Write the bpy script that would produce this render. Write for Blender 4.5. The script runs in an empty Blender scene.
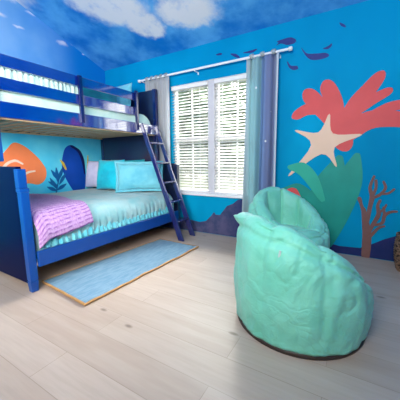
import bpy, bmesh, math, random
from mathutils import Vector, Matrix, noise
from mathutils.geometry import tessellate_polygon
random.seed(7)
SC = bpy.context.scene
COL = SC.collection
PI = math.pi

# ------------------------------------------------------------------ camera, world, lights, exposure
EYE = Vector((0.0, 0.0, 1.05))
FOCAL, PITCH, YAW, ROLL = 260.73, 0.153856, 0.536610, -0.010355
fwd = Vector((-math.sin(YAW) * math.cos(PITCH), math.cos(YAW) * math.cos(PITCH), -math.sin(PITCH)))
rgt = Vector((math.cos(YAW), math.sin(YAW), 0))
upv = rgt.cross(fwd)
r2 = math.cos(ROLL) * rgt + math.sin(ROLL) * upv
u2 = -math.sin(ROLL) * rgt + math.cos(ROLL) * upv
cam_data = bpy.data.cameras.new('camera')
cam = bpy.data.objects.new('camera', cam_data)
COL.objects.link(cam)
cam_data.sensor_width = 36.0
cam_data.lens = FOCAL / 400.0 * 36.0
cam_data.clip_start = 0.02
m4 = Matrix((r2, u2, -fwd)).transposed().to_4x4()
m4.translation = EYE
cam.matrix_world = m4
SC.camera = cam

world = bpy.data.worlds.new('overcast_sky')
SC.world = world
world.use_nodes = True
bg = world.node_tree.nodes['Background']
bg.inputs[0].default_value = (1.0, 0.98, 0.95, 1)
bg.inputs[1].default_value = 4.6


def area(name, loc, target, sx, sy, power, color=(1, 1, 1), portal=False):
    l = bpy.data.lights.new(name, 'AREA')
    l.shape = 'RECTANGLE'
    l.size, l.size_y, l.energy, l.color = sx, sy, power, color
    o = bpy.data.objects.new(name, l)
    COL.objects.link(o)
    o.location = loc
    o.rotation_euler = (Vector(target) - Vector(loc)).to_track_quat('-Z', 'Y').to_euler()
    if portal:
        l.cycles.is_portal = True
    return o


area('window_portal', (-1.72, 3.36, 1.33), (-1.72, 0, 1.33), 1.3, 1.52, 1, portal=True)
area('overhead_fill', (-1.7, 0.5, 3.2), (-1.5, 1.4, 0.0), 1.2, 1.2, 6, (1.0, 0.95, 0.89))  # unseen fill added overhead to brighten the room
area('fill_light', (-1.3, -1.0, 1.5), (-3.6, 2.3, 0.9), 1.3, 1.1, 20, (1.0, 0.96, 0.92)).data.spread = math.radians(75)
area('ceiling_fill', (-0.3, -0.6, 1.9), (-1.7, 2.2, 2.95), 1.2, 1.0, 88, (1.0, 0.97, 0.92))  # unseen fill added behind the camera to brighten the ceiling
sl = bpy.data.lights.new('hazy_sun', 'SUN')
sl.energy = 32.0
sl.angle = math.radians(50)
sl.color = (1.0, 0.97, 0.92)
sun = bpy.data.objects.new('hazy_sun', sl)
COL.objects.link(sun)
sun.rotation_euler = Vector((0.22, -1.0, -0.85)).to_track_quat('-Z', 'Y').to_euler()
SC.view_settings.view_transform = 'Standard'
SC.view_settings.look = 'None'
SC.view_settings.gamma = 1.0
SC.view_settings.use_curve_mapping = False
SC.view_settings.exposure = 0.45


# ------------------------------------------------------------------ helpers
def lin(c):
    def f(v):
        v /= 255.0
        return v / 12.92 if v <= 0.04045 else ((v + 0.055) / 1.055) ** 2.4
    return (f(c[0]), f(c[1]), f(c[2]), 1.0)


class NT:
    """small node tree helper"""
    def __init__(self, name, rough=0.6, spec=0.5):
        self.m = bpy.data.materials.new(name)
        self.m.use_nodes = True
        self.t = self.m.node_tree
        self.b = self.t.nodes['Principled BSDF']
        self.b.inputs['Roughness'].default_value = rough
        self.b.inputs['Specular IOR Level'].default_value = spec
        self.co = None

    def n(self, kind, **kw):
        nd = self.t.nodes.new(kind)
        for k, v in kw.items():
            setattr(nd, k, v)
        return nd

    def l(self, a, b):
        self.t.links.new(a, b)

    def coord(self, which='Object'):
        if self.co is None:
            self.co = self.n('ShaderNodeTexCoord')
        return self.co.outputs[which]

    def mapping(self, vec, loc=(0, 0, 0), scale=(1, 1, 1), rot=(0, 0, 0), kind='POINT'):
        mp = self.n('ShaderNodeMapping')
        mp.vector_type = kind
        mp.inputs['Location'].default_value = loc
        mp.inputs['Scale'].default_value = scale
        mp.inputs['Rotation'].default_value = rot
        self.l(vec, mp.inputs['Vector'])
        return mp.outputs[0]

    def noise(self, vec, scale=5, detail=3, rough=0.5, out='Fac'):
        nz = self.n('ShaderNodeTexNoise')
        nz.inputs['Scale'].default_value = scale
        nz.inputs['Detail'].default_value = detail
        nz.inputs['Roughness'].default_value = rough
        self.l(vec, nz.inputs['Vector'])
        return nz.outputs[out]

    def math(self, op, a, b=None, clamp=False):
        mt = self.n('ShaderNodeMath', operation=op)
        mt.use_clamp = clamp
        for i, v in enumerate((a, b)):
            if v is None:
                continue
            if isinstance(v, (int, float)):
                mt.inputs[i].default_value = v
            else:
                self.l(v, mt.inputs[i])
        return mt.outputs[0]

    def rng(self, v, a, b, c=0.0, d=1.0, smooth=True):
        r = self.n('ShaderNodeMapRange')
        if smooth:
            r.interpolation_type = 'SMOOTHSTEP'
        self.l(v, r.inputs[0])
        for i, x in enumerate((a, b, c, d)):
            r.inputs[i + 1].default_value = x
        return r.outputs[0]

    def mix(self, fac, a, b, blend='MIX'):
        mx = self.n('ShaderNodeMix', data_type='RGBA', blend_type=blend)
        if isinstance(fac, (int, float)):
            mx.inputs[0].default_value = fac
        else:
            self.l(fac, mx.inputs[0])
        for s, v in ((6, a), (7, b)):
            if isinstance(v, tuple):
                mx.inputs[s].default_value = v
            else:
                self.l(v, mx.inputs[s])
        return mx.outputs[2]

    def bump(self, h, strength=0.3, dist=0.01):
        bp = self.n('ShaderNodeBump')
        bp.inputs['Strength'].default_value = strength
        bp.inputs['Distance'].default_value = dist
        self.l(h, bp.inputs['Height'])
        self.l(bp.outputs[0], self.b.inputs['Normal'])

    def color(self, c):
        if isinstance(c, tuple):
            self.b.inputs['Base Color'].default_value = c
        else:
            self.l(c, self.b.inputs['Base Color'])

    def sep(self, vec):
        s = self.n('ShaderNodeSeparateXYZ')
        self.l(vec, s.inputs[0])
        return s.outputs

    def blob(self, vec, c, r, rot=0.0, inner=0.35):
        """soft ellipsoid mask, 1 inside"""
        mp = self.mapping(vec, loc=c, scale=r, rot=(0, 0, rot), kind='TEXTURE')
        ln = self.n('ShaderNodeVectorMath', operation='LENGTH')
        self.l(mp, ln.inputs[0])
        return self.rng(ln.outputs['Value'], 1.0, inner, 0, 1)


def simple(name, rgb, rough=0.5, spec=0.5, var=0.12, nscale=6, bump=0.0, bscale=60, coat=0.0):
    k = NT(name, rough, spec)
    c = lin(rgb)
    v = k.noise(k.coord(), nscale, 3)
    lo = tuple(x * (1 - var) for x in c[:3]) + (1,)
    hi = tuple(min(1, x * (1 + var)) for x in c[:3]) + (1,)
    k.color(k.mix(v, lo, hi))
    if bump:
        k.bump(k.noise(k.coord(), bscale, 3), bump, 0.004)
    if coat:
        k.b.inputs['Coat Weight'].default_value = coat
        k.b.inputs['Coat Roughness'].default_value = 0.1
        k.b.inputs['Coat IOR'].default_value = 1.75
    return k.m


class MB:
    def __init__(self):
        self.bm = bmesh.new()

    def box(self, a, b):
        x0, y0, z0 = a
        x1, y1, z1 = b
        v = [self.bm.verts.new(p) for p in ((x0, y0, z0), (x1, y0, z0), (x1, y1, z0), (x0, y1, z0),
                                            (x0, y0, z1), (x1, y0, z1), (x1, y1, z1), (x0, y1, z1))]
        for f in ((3, 2, 1, 0), (4, 5, 6, 7), (0, 1, 5, 4), (1, 2, 6, 5), (2, 3, 7, 6), (3, 0, 4, 7)):
            self.bm.faces.new([v[i] for i in f])
        return v

    def hexa(self, pts):
        v = [self.bm.verts.new(p) for p in pts]
        for f in ((3, 2, 1, 0), (4, 5, 6, 7), (0, 1, 5, 4), (1, 2, 6, 5), (2, 3, 7, 6), (3, 0, 4, 7)):
            self.bm.faces.new([v[i] for i in f])
        return v

    def beam(self, p, q, w, h, wdir):
        """box from p to q, width w along wdir, depth h across"""
        p, q = Vector(p), Vector(q)
        d = (q - p).normalized()
        wv = Vector(wdir)
        wv = (wv - d * wv.dot(d)).normalized() * w / 2
        hv = d.cross(wv).normalized() * h / 2
        self.hexa([p - wv - hv, p + wv - hv, p + wv + hv, p - wv + hv,
                   q - wv - hv, q + wv - hv, q + wv + hv, q - wv + hv])

    def tube(self, pts, r, seg=10, caps=True):
        rings = []
        n = len(pts)
        pts = [Vector(p) for p in pts]
        rr = r if isinstance(r, (list, tuple)) else [r] * n
        for i, p in enumerate(pts):
            d = (pts[min(i + 1, n - 1)] - pts[max(i - 1, 0)]).normalized()
            a = d.cross(Vector((0, 0, 1)))
            if a.length < 1e-3:
                a = d.cross(Vector((1, 0, 0)))
            a.normalize()
            b = d.cross(a).normalized()
            rings.append([self.bm.verts.new(p + (a * math.cos(2 * PI * k / seg) + b * math.sin(2 * PI * k / seg)) * rr[i]) for k in range(seg)])
        for i in range(n - 1):
            for k in range(seg):
                self.bm.faces.new((rings[i][k], rings[i][(k + 1) % seg], rings[i + 1][(k + 1) % seg], rings[i + 1][k]))
        if caps:
            self.bm.faces.new(rings[0][::-1])
            self.bm.faces.new(rings[-1])

    def grid(self, rows, close_u=False, close_v=False):
        """rows of points"""
        vs = [[self.bm.verts.new(p) for p in r] for r in rows]
        nr, nc = len(vs), len(vs[0])
        for i in range(nr if close_v else nr - 1):
            for j in range(nc if close_u else nc - 1):
                a, b = vs[i][j], vs[i][(j + 1) % nc]
                c, d = vs[(i + 1) % nr][(j + 1) % nc], vs[(i + 1) % nr][j]
                self.bm.faces.new((a, b, c, d))
        return vs

    def prism(self, poly, d):
        """poly: 3D points of a planar outline, d: extrusion vector"""
        d = Vector(d)
        a = [self.bm.verts.new(p) for p in poly]
        b = [self.bm.verts.new(Vector(p) + d) for p in poly]
        n = len(a)
        if n > 8:
            for tri in tessellate_polygon([[Vector(p) for p in poly]]):
                self.bm.faces.new([a[i] for i in tri])
                self.bm.faces.new([b[i] for i in tri])
        else:
            self.bm.faces.new(a[::-1])
            self.bm.faces.new(b)
        for i in range(n):
            self.bm.faces.new((a[i], a[(i + 1) % n], b[(i + 1) % n], b[i]))

    def build(self, name, mat, parent=None, bevel=0.0, smooth=False, loc=None, seg=2, solid=0.0, sub=0):
        bmesh.ops.recalc_face_normals(self.bm, faces=self.bm.faces[:])
        if loc is not None:
            bmesh.ops.translate(self.bm, verts=self.bm.verts[:], vec=-Vector(loc))
        me = bpy.data.meshes.new(name)
        self.bm.to_mesh(me)
        self.bm.free()
        o = bpy.data.objects.new(name, me)
        COL.objects.link(o)
        me.materials.append(mat)
        if parent is not None:
            o.parent = parent
        if loc is not None:
            o.location = loc
        if smooth:
            me.polygons.foreach_set('use_smooth', [True] * len(me.polygons))
        if solid:
            s = o.modifiers.new('solid', 'SOLIDIFY')
            s.thickness = solid
            s.offset = 0
        if sub:
            s = o.modifiers.new('sub', 'SUBSURF')
            s.levels = s.render_levels = sub
        if bevel:
            b = o.modifiers.new('bevel', 'BEVEL')
            b.width = bevel
            b.segments = seg
            b.limit_method = 'ANGLE'
        return o


def tag(o, label, cat, group=None):
    o['label'] = label
    o['category'] = cat
    if group:
        o['group'] = group
    return o


def thing(name, label, cat, loc=(0, 0, 0), rz=0.0, group=None):
    o = bpy.data.objects.new(name, None)
    COL.objects.link(o)
    o.empty_display_size = 0.1
    o.location = loc
    o.rotation_euler = (0, 0, rz)
    return tag(o, label, cat, group)


def struct(o):
    o['kind'] = 'structure'
    return o


def hide_origin(o, root):
    """parts built in world coordinates, root at its base"""
    o.matrix_parent_inverse = Matrix.Translation(-root.location)
    return o


# ------------------------------------------------------------------ materials
# painted underwater mural on the back wall
k = NT('mural_blue_paint', 0.65, 0.05)
n1 = k.noise(k.mapping(k.coord(), scale=(1.0, 1.0, 0.55)), 1.3, 3)
x, y, z = k.sep(k.coord())
c = k.mix(k.rng(n1, 0.3, 0.7), lin((0, 138, 186)), lin((2, 162, 208)))
k.color(k.mix(k.math('MULTIPLY', k.rng(z, 1.2, 2.5), 0.5), c, lin((0, 144, 206))))
k.bump(k.noise(k.coord(), 90, 2), 0.08, 0.003)
M_BACK = k.m
# left wall: turquoise sea below, lightened to make up for the bunk's shade, periwinkle sky with wisps of cloud above
k = NT('mural_sea_and_sky_paint', 0.6, 0.15)
x, y, z = k.sep(k.coord())
n1 = k.noise(k.coord(), 1.6, 4)
sea = k.mix(k.rng(n1, 0.3, 0.7), lin((60, 194, 236)), lin((112, 222, 248)))
sky = k.mix(k.rng(n1, 0.3, 0.7), lin((84, 154, 222)), lin((124, 176, 230)))
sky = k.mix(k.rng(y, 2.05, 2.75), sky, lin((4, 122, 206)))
cc = k.mix(k.rng(z, 1.4, 2.35), sea, sky)
wv = k.noise(k.coord(), 9, 4)
w = None
warp = k.n('ShaderNodeVectorMath', operation='ADD')
nzv = k.n('ShaderNodeVectorMath', operation='SCALE')
k.l(k.noise(k.coord(), 7, 4, out='Color'), nzv.inputs[0])
nzv.inputs['Scale'].default_value = 0.12
k.l(k.coord(), warp.inputs[0])
k.l(nzv.outputs[0], warp.inputs[1])
for (cy, cz, ry, rz_) in ((1.69, 2.76, .10, .045), (1.90, 2.70, .09, .025), (2.08, 2.93, .12, .03), (2.47, 2.71, .12, .045), (2.68, 2.76, .10, .03), (2.80, 2.67, .05, .025), (1.75, 3.02, .22, .07)):
    b = k.blob(warp.outputs[0], (-3.66, cy + .06, cz + .06), (1.0, ry, rz_), 0, 0.2)
    w = b if w is None else k.math('MAXIMUM', w, b)
k.color(k.mix(k.math('MULTIPLY', w, 0.75), cc, lin((226, 226, 240))))
M_LEFT = k.m
# ceiling: painted sky with big clouds
k = NT('painted_sky_ceiling', 0.6, 0.3)
n1 = k.noise(k.coord(), 2.2, 5, 0.6)
base = k.mix(k.rng(n1, 0.3, 0.72), lin((0, 122, 212)), lin((96, 184, 244)))
warp = k.n('ShaderNodeVectorMath', operation='ADD')
nzv = k.n('ShaderNodeVectorMath', operation='SCALE')
k.l(k.noise(k.coord(), 4.5, 6, 0.65, out='Color'), nzv.inputs[0])
nzv.inputs['Scale'].default_value = 0.36
k.l(k.coord(), warp.inputs[0])
k.l(nzv.outputs[0], warp.inputs[1])
w = None
OF = 0.18
for (cx, cy, rx, ry, rot, inn) in ((-2.85, 2.24, .34, .2, .4, .4), (-2.60, 2.32, .55, .38, .5, .55), (-2.38, 2.68, .34, .24, .5, .5), (-1.76, 2.70, .46, .27, .25, .5), (-1.45, 2.55, .35, .25, .2, .3),
                                   (-3.75, 1.85, .35, .22, .4, .2), (-2.9, 1.7, .8, .45, .4, .6), (-1.3, 1.9, .9, .4, .2, .6), (-2.0, 1.3, .9, .3, .2, .5)):
    b = k.blob(warp.outputs[0], (cx + OF, cy + OF, 2.75 + OF), (rx, ry, 6.0), rot, inn)
    w = b if w is None else k.math('MAXIMUM', w, b)
n2 = k.noise(k.coord(), 6, 5, 0.6)
w = k.math('MULTIPLY', w, k.rng(n2, 0.22, 0.5, 0.55, 1.0), True)
k.color(k.mix(w, base, lin((222, 228, 238))))
M_CEIL = k.m
# oak plank floor
k = NT('pale_oak_planks', 0.42, 0.4)
mp = k.mapping(k.coord(), loc=(1.31, 0.06, 0))
br = k.n('ShaderNodeTexBrick')
br.offset = 0.37
br.offset_frequency = 2
k.l(mp, br.inputs['Vector'])
br.inputs['Scale'].default_value = 1.0
br.inputs['Brick Width'].default_value = 1.25
br.inputs['Row Height'].default_value = 0.2
br.inputs['Mortar Size'].default_value = 0.0016
br.inputs['Mortar Smooth'].default_value = 0.3
br.inputs['Color1'].default_value = lin((192, 172, 157))
br.inputs['Color2'].default_value = lin((179, 157, 141))
br.inputs['Mortar'].default_value = lin((150, 130, 112))
g1 = k.noise(k.mapping(k.coord(), scale=(1.6, 24, 1)), 2.2, 5, 0.6)
g2 = k.noise(k.mapping(k.coord(), scale=(0.7, 5, 1)), 2.0, 3, 0.55)
cc = k.mix(k.rng(g1, 0.35, 0.7, 0, 0.34), br.outputs['Color'], lin((168, 150, 134)))
cc = k.mix(k.rng(g2, 0.4, 0.7, 0, 0.35), cc, lin((202, 186, 172)))
vo = k.n('ShaderNodeTexVoronoi')
vo.inputs['Scale'].default_value = 1.0
k.l(k.mapping(k.coord(), loc=(0.15, 0.4, 0), scale=(3.0, 6.6, 1)), vo.inputs['Vector'])
kn = k.rng(vo.outputs['Distance'], 0.13, 0.03, 0, 0.7)
cc = k.mix(kn, cc, lin((104, 86, 70)))
k.color(cc)
k.bump(br.outputs['Fac'], -0.25, 0.003)
M_FLOOR = k.m

M_PLAIN = simple('plain_wall_paint', (176, 150, 128), 0.6, 0.3, 0.03)
M_NAVY = simple('glossy_navy_lacquer', (4, 20, 82), 0.16, 0.5, 0.2, 4, 0.04, 30, coat=0.6)
M_NAVYP = simple('navy_panel_lacquer', (1, 6, 52), 0.35, 0.06, 0.2, 4, 0.04, 30)
M_ROYAL = simple('glossy_royal_blue_lacquer', (8, 66, 142), 0.28, 0.35, 0.15, 4, 0.03, 30, coat=0.1)
M_GLOSS = simple('high_gloss_royal_blue_lacquer', (2, 38, 130), 0.15, 0.5, 0.15, 4, 0.02, 30, coat=1.0)
for nd in M_GLOSS.node_tree.nodes:
    if nd.type == 'BSDF_PRINCIPLED':
        nd.inputs['Coat Weight'].default_value = 1.0
        nd.inputs['Coat IOR'].default_value = 2.8
        nd.inputs['Coat Roughness'].default_value = 0.07
M_DARKNAVY = simple('dark_navy_lacquer', (20, 32, 66), 0.28, 0.45, 0.2, 4, 0.03, 30, coat=0.3)
M_LADDER = simple('indigo_ladder_lacquer', (30, 38, 98), 0.2, 0.5, 0.2, 5, 0.0, 30, coat=0.6)
M_SLAT = simple('raw_pine_slats', (206, 176, 140), 0.6, 0.3, 0.15, 9)
M_WHITE = simple('white_frame_paint', (236, 237, 240), 0.35, 0.5, 0.03)
M_MULL = simple('backlit_white_vinyl', (206, 206, 214), 0.4, 0.5, 0.04)  # white mullion painted greyer for its backlit shade
M_ROD = simple('white_metal_rod', (235, 240, 245), 0.25, 0.5, 0.02)
M_BASE = simple('dark_brown_leatherette', (58, 48, 44), 0.5, 0.4, 0.2, 8)
M_TAGW = simple('white_woven_tag', (186, 200, 200), 0.7, 0.2, 0.05)
M_FISH = simple('dark_violet_blue_paint', (38, 56, 130), 0.55, 0.3, 0.25, 12)
M_RED = simple('coral_red_paint', (222, 84, 86), 0.55, 0.3, 0.12, 5)
M_PEACH = simple('pale_peach_paint', (238, 202, 176), 0.55, 0.3, 0.06, 6)
M_LILAC = simple('lilac_paint', (136, 86, 176), 0.55, 0.3, 0.12, 12)
M_KELP = simple('sea_green_paint', (20, 150, 135), 0.55, 0.3, 0.25, 4)
M_KELPL = simple('light_sea_green_paint', (44, 176, 150), 0.55, 0.3, 0.15, 5)
M_BROWN = simple('brown_mauve_coral_paint', (124, 88, 84), 0.6, 0.3, 0.18, 14)
M_ORANGE = simple('orange_paint', (244, 134, 84), 0.55, 0.3, 0.10, 6)
M_OUTL = simple('cream_paint', (240, 214, 196), 0.55, 0.3, 0.05, 8)
M_MOUND = simple('deep_blue_paint', (10, 74, 178), 0.55, 0.3, 0.25, 5)
M_MOUNDD = simple('midnight_blue_paint', (14, 30, 92), 0.55, 0.3, 0.2, 8)
M_YEL = simple('mustard_paint', (214, 186, 60), 0.55, 0.3, 0.15, 9)
M_WEED = simple('dark_blue_leaf_paint', (12, 96, 160), 0.55, 0.3, 0.2, 10)

k = NT('reef_rock_paint', 0.6, 0.3)
v = k.noise(k.coord(), 5, 5, 0.65)
x, y, z = k.sep(k.coord())
a = k.mix(k.rng(v, 0.35, 0.65), lin((54, 66, 104)), lin((88, 86, 122)))
bmask = k.math('MULTIPLY', k.rng(x, -1.72, -2.0), k.rng(z, 0.20, 0.10))
a = k.mix(k.math('MULTIPLY', bmask, 0.75), a, lin((142, 98, 92)))
k.color(k.mix(k.rng(x, -0.6, -0.1), a, k.mix(k.rng(v, 0.35, 0.65), lin((14, 38, 96)), lin((36, 44, 104)))))
M_REEF = k.m


def fabric(name, rgb, dark=None, rough=0.8, wscale=8, wstr=0.4, weave=260, sheen=0.2, trans=0.0):
    k = NT(name, rough, 0.25)
    c1 = lin(rgb)
    c0 = lin(dark) if dark else tuple(q * 0.85 for q in c1[:3]) + (1,)
    v = k.noise(k.coord(), wscale, 4, 0.55)
    k.color(k.mix(k.rng(v, 0.3, 0.6), c0, c1))
    h = k.math('ADD', k.math('MULTIPLY', v, 1.0), k.math('MULTIPLY', k.noise(k.coord(), weave, 1), 0.08))
    k.bump(h, wstr, 0.02)
    k.b.inputs['Sheen Weight'].default_value = sheen
    return k.m


M_MINT = fabric('mint_teal_cotton', (146, 182, 185), (122, 178, 183), 0.85, 7, 0.25)
M_SHEET = fabric('pale_mint_sheet', (196, 226, 218), (180, 220, 214), 0.85, 7, 0.2)
M_RUFFLE = fabric('gathered_cotton_fold_shade', (112, 196, 206), (78, 182, 200), 0.85, 9, 0.3)  # aqua colour stands in for teal shade between the gathered folds
M_AQUA = fabric('aqua_pillow_cotton', (112, 192, 208), (90, 176, 198), 0.8, 6, 0.35)
M_TEAL = fabric('turquoise_pillow_cotton', (16, 186, 210), (8, 166, 196), 0.8, 6, 0.35)
M_DEEPTEAL = fabric('deep_teal_cotton', (20, 150, 165), (14, 130, 150), 0.8, 6, 0.3)
M_LAV = fabric('pale_lavender_cotton', (196, 196, 226), (182, 184, 218), 0.8, 9, 0.3)

# bean bag nylon
k = NT('mint_green_nylon', 0.55, 0.3)
v = k.noise(k.coord(), 5.5, 4, 0.55)
wr = k.noise(k.mapping(k.coord(), scale=(1, 1, 2.2), rot=(.5, .4, 0)), 8, 5, 0.6)
k.color(k.mix(k.rng(v, 0.3, 0.7), lin((112, 202, 178)), lin((130, 213, 191))))
wp = k.n('ShaderNodeVectorMath', operation='ADD')
ws = k.n('ShaderNodeVectorMath', operation='SCALE')
k.l(k.noise(k.coord(), 3.0, 2, out='Color'), ws.inputs[0])
ws.inputs['Scale'].default_value = 0.5
k.l(k.coord(), wp.inputs[0])
k.l(ws.outputs[0], wp.inputs[1])
c1 = k.noise(k.mapping(wp.outputs[0], scale=(1, 1, 2.0), rot=(.5, .5, 0)), 3.2, 2, 0.5)
c2 = k.noise(k.mapping(wp.outputs[0], scale=(1.6, 1.6, 1.0), rot=(.2, -.6, .4)), 5.5, 2, 0.5)
fold = k.math('ADD', k.rng(k.math('ABSOLUTE', k.math('SUBTRACT', c1, 0.5)), 0.0, 0.05), k.math('MULTIPLY', k.rng(k.math('ABSOLUTE', k.math('SUBTRACT', c2, 0.52)), 0.0, 0.035), 0.6))
k.bump(k.math('ADD', k.math('ADD', v, k.math('MULTIPLY', wr, 0.35)), k.math('MULTIPLY', fold, 0.13)), 0.33, 0.03)
k.b.inputs['Sheen Weight'].default_value = 0.15
M_BEAN = k.m

# knitted throw
k = NT('lilac_knit', 0.9, 0.15)
wv = k.n('ShaderNodeTexWave')
wv.wave_type = 'BANDS'
wv.bands_direction = 'X'
wv.inputs['Scale'].default_value = 15
wv.inputs['Distortion'].default_value = 1.2
wv.inputs['Detail'].default_value = 2
k.l(k.coord('UV'), wv.inputs['Vector'])
n1 = k.noise(k.mapping(k.coord('UV'), scale=(60, 60, 1)), 1, 2)
n2 = k.noise(k.mapping(k.coord('UV'), scale=(3, 7, 1)), 1.5, 3)
uvx = k.sep(k.coord('UV'))[0]
band = k.math('MULTIPLY', k.rng(wv.outputs['Fac'], 0.55, 0.9), k.rng(uvx, 0.55, 0.72, 0.12, 1.0))
c = k.mix(k.rng(n1, 0.35, 0.65), lin((170, 132, 182)), lin((194, 158, 200)))
c = k.mix(k.math('MULTIPLY', band, k.rng(n2, 0.36, 0.6, 0.15, 0.75)), c, lin((120, 62, 146)))
k.color(c)
k.bump(k.math('ADD', n1, k.math('MULTIPLY', wv.outputs['Fac'], 0.7)), 0.5, 0.008)
M_KNIT = k.m

# rug
k = NT('sky_blue_cotton_rug', 0.95, 0.1)
v = k.noise(k.mapping(k.coord(), scale=(9, 1.6, 1)), 5, 4)
w2 = k.noise(k.coord(), 160, 2)
k.color(k.mix(k.rng(v, 0.3, 0.7), lin((106, 142, 164)), lin((126, 156, 176))))
k.bump(k.math('ADD', v, k.math('MULTIPLY', w2, 0.5)), 0.5, 0.01)
M_RUG = k.m
M_RUGB = simple('tan_rug_binding', (186, 142, 92), 0.8, 0.2, 0.2, 30)
k = NT('wicker', 0.6, 0.3)
v = k.noise(k.mapping(k.coord(), scale=(30, 30, 60)), 1, 2)
k.color(k.mix(k.rng(v, 0.35, 0.6), lin((46, 34, 30)), lin((150, 118, 96))))
k.bump(v, 0.6, 0.01)
M_WICKER = k.m


def curtain_mat(name, stops, trans=0.35):
    k = NT(name, 0.85, 0.15)
    u = k.sep(k.coord('UV'))
    rp = k.n('ShaderNodeValToRGB')
    els = rp.color_ramp.elements
    els[0].position, els[0].color = stops[0][0], lin(stops[0][1])
    els[1].position, els[1].color = stops[-1][0], lin(stops[-1][1])
    for p, c in stops[1:-1]:
        e = els.new(p)
        e.color = lin(c)
    k.l(u[0], rp.inputs[0])
    vo = k.n('ShaderNodeTexVoronoi')
    vo.inputs['Scale'].default_value = 1.0
    k.l(k.mapping(k.coord('UV'), scale=(4, 11, 1)), vo.inputs['Vector'])
    # keep the dot round: UV is stretched, so measure with its own scale
    star = k.rng(vo.outputs['Distance'], 0.085, 0.05, 0, 1)
    col = k.mix(star, rp.outputs[0], lin((240, 244, 250)))
    k.color(col)
    tr = k.n('ShaderNodeBsdfTranslucent')
    k.l(col, tr.inputs[0])
    mx = k.n('ShaderNodeMixShader')
    mx.inputs[0].default_value = trans
    k.l(k.b.outputs[0], mx.inputs[1])
    k.l(tr.outputs[0], mx.inputs[2])
    k.l(mx.outputs[0], k.t.nodes['Material Output'].inputs[0])
    return k.m


M_CURR = curtain_mat('ombre_star_curtain', [(0.0, (190, 204, 212)), (0.15, (164, 206, 212)), (0.40, (150, 196, 204)), (0.45, (104, 142, 190)), (0.62, (130, 158, 206)), (0.68, (126, 140, 182)), (0.92, (142, 156, 192)), (0.95, (226, 234, 242)), (1.0, (232, 240, 246))], 0.28)
M_CURL = curtain_mat('pale_star_curtain', [(0.0, (206, 212, 218)), (0.5, (198, 202, 208)), (1.0, (216, 220, 224))], 0.5)

k = NT('window_glass', 0.02, 0.5)
tr = k.n('ShaderNodeBsdfTransparent')
tr.inputs[0].default_value = (0.96, 0.98, 0.97, 1)
gl = k.n('ShaderNodeBsdfGlossy')
gl.inputs['Roughness'].default_value = 0.02
fr = k.n('ShaderNodeFresnel')
fr.inputs[0].default_value = 1.3
mx = k.n('ShaderNodeMixShader')
k.l(fr.outputs[0], mx.inputs[0])
k.l(tr.outputs[0], mx.inputs[1])
k.l(gl.outputs[0], mx.inputs[2])
k.l(mx.outputs[0], k.t.nodes['Material Output'].inputs[0])
M_GLASS = k.m
M_BLIND = simple('white_blind_slats', (208, 207, 205), 0.45, 0.4, 0.02)
k = NT('foliage_green', 0.7, 0.3)
v = k.noise(k.coord(), 1.6, 3)
k.color(k.mix(k.rng(v, 0.3, 0.7), lin((76, 86, 66)), lin((126, 132, 108))))
M_LEAF = k.m
M_BARK = simple('grey_bark', (110, 98, 86), 0.8, 0.2, 0.2, 9)
M_LAWN = simple('dry_lawn', (84, 94, 66), 0.9, 0.1, 0.2, 2)

# ------------------------------------------------------------------ room shell
XL, XR, YB, YR = -3.72, 1.45, 3.184, -1.75
ZC, SL = 2.53, 0.36


def zc(y):
    return ZC + SL * (YB - y)


b = MB()
b.box((XL - .15, YR - .15, -0.12), (XR + .15, YB + .15, 0.0))
struct(b.build('floor', M_FLOOR))
WX0, WXM0, WXM1, WX1, WZ0, WZ1 = -2.37, -1.765, -1.675, -1.07, 0.575, 2.085
b = MB()
b.box((XL - .15, YB, 0), (WX0, YB + .15, ZC + .05))
b.box((WX1, YB, 0), (XR + .15, YB + .15, ZC + .05))
b.box((WX0, YB, 0), (WX1, YB + .15, WZ0))
b.box((WX0, YB, WZ1), (WX1, YB + .15, ZC + .05))
wall_back = struct(b.build('wall_back', M_BACK))
b = MB()
b.prism([(XL, YR, 0), (XL, YB, 0), (XL, YB, zc(YB)), (XL, YR, zc(YR))], (-.15, 0, 0))
wall_left = struct(b.build('wall_left', M_LEFT))
b = MB()
b.prism([(XR, YR, 0), (XR, YB, 0), (XR, YB, zc(YB)), (XR, YR, zc(YR))], (.15, 0, 0))
struct(b.build('wall_right', M_BACK))
b = MB()
b.box((XL - .15, YR - .15, 0), (XR + .15, YR, zc(YR)))
struct(b.build('wall_rear', M_PLAIN))
b = MB()
b.prism([(XL - .15, YB + .15, zc(YB + .15)), (XR + .15, YB + .15, zc(YB + .15)), (XR + .15, YR - .15, zc(YR - .15)), (XL - .15, YR - .15, zc(YR - .15))], (0, 0, .12))
struct(b.build('ceiling', M_CEIL))

# windows
YW0, YW1 = YB + .075, YB + .13


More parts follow.
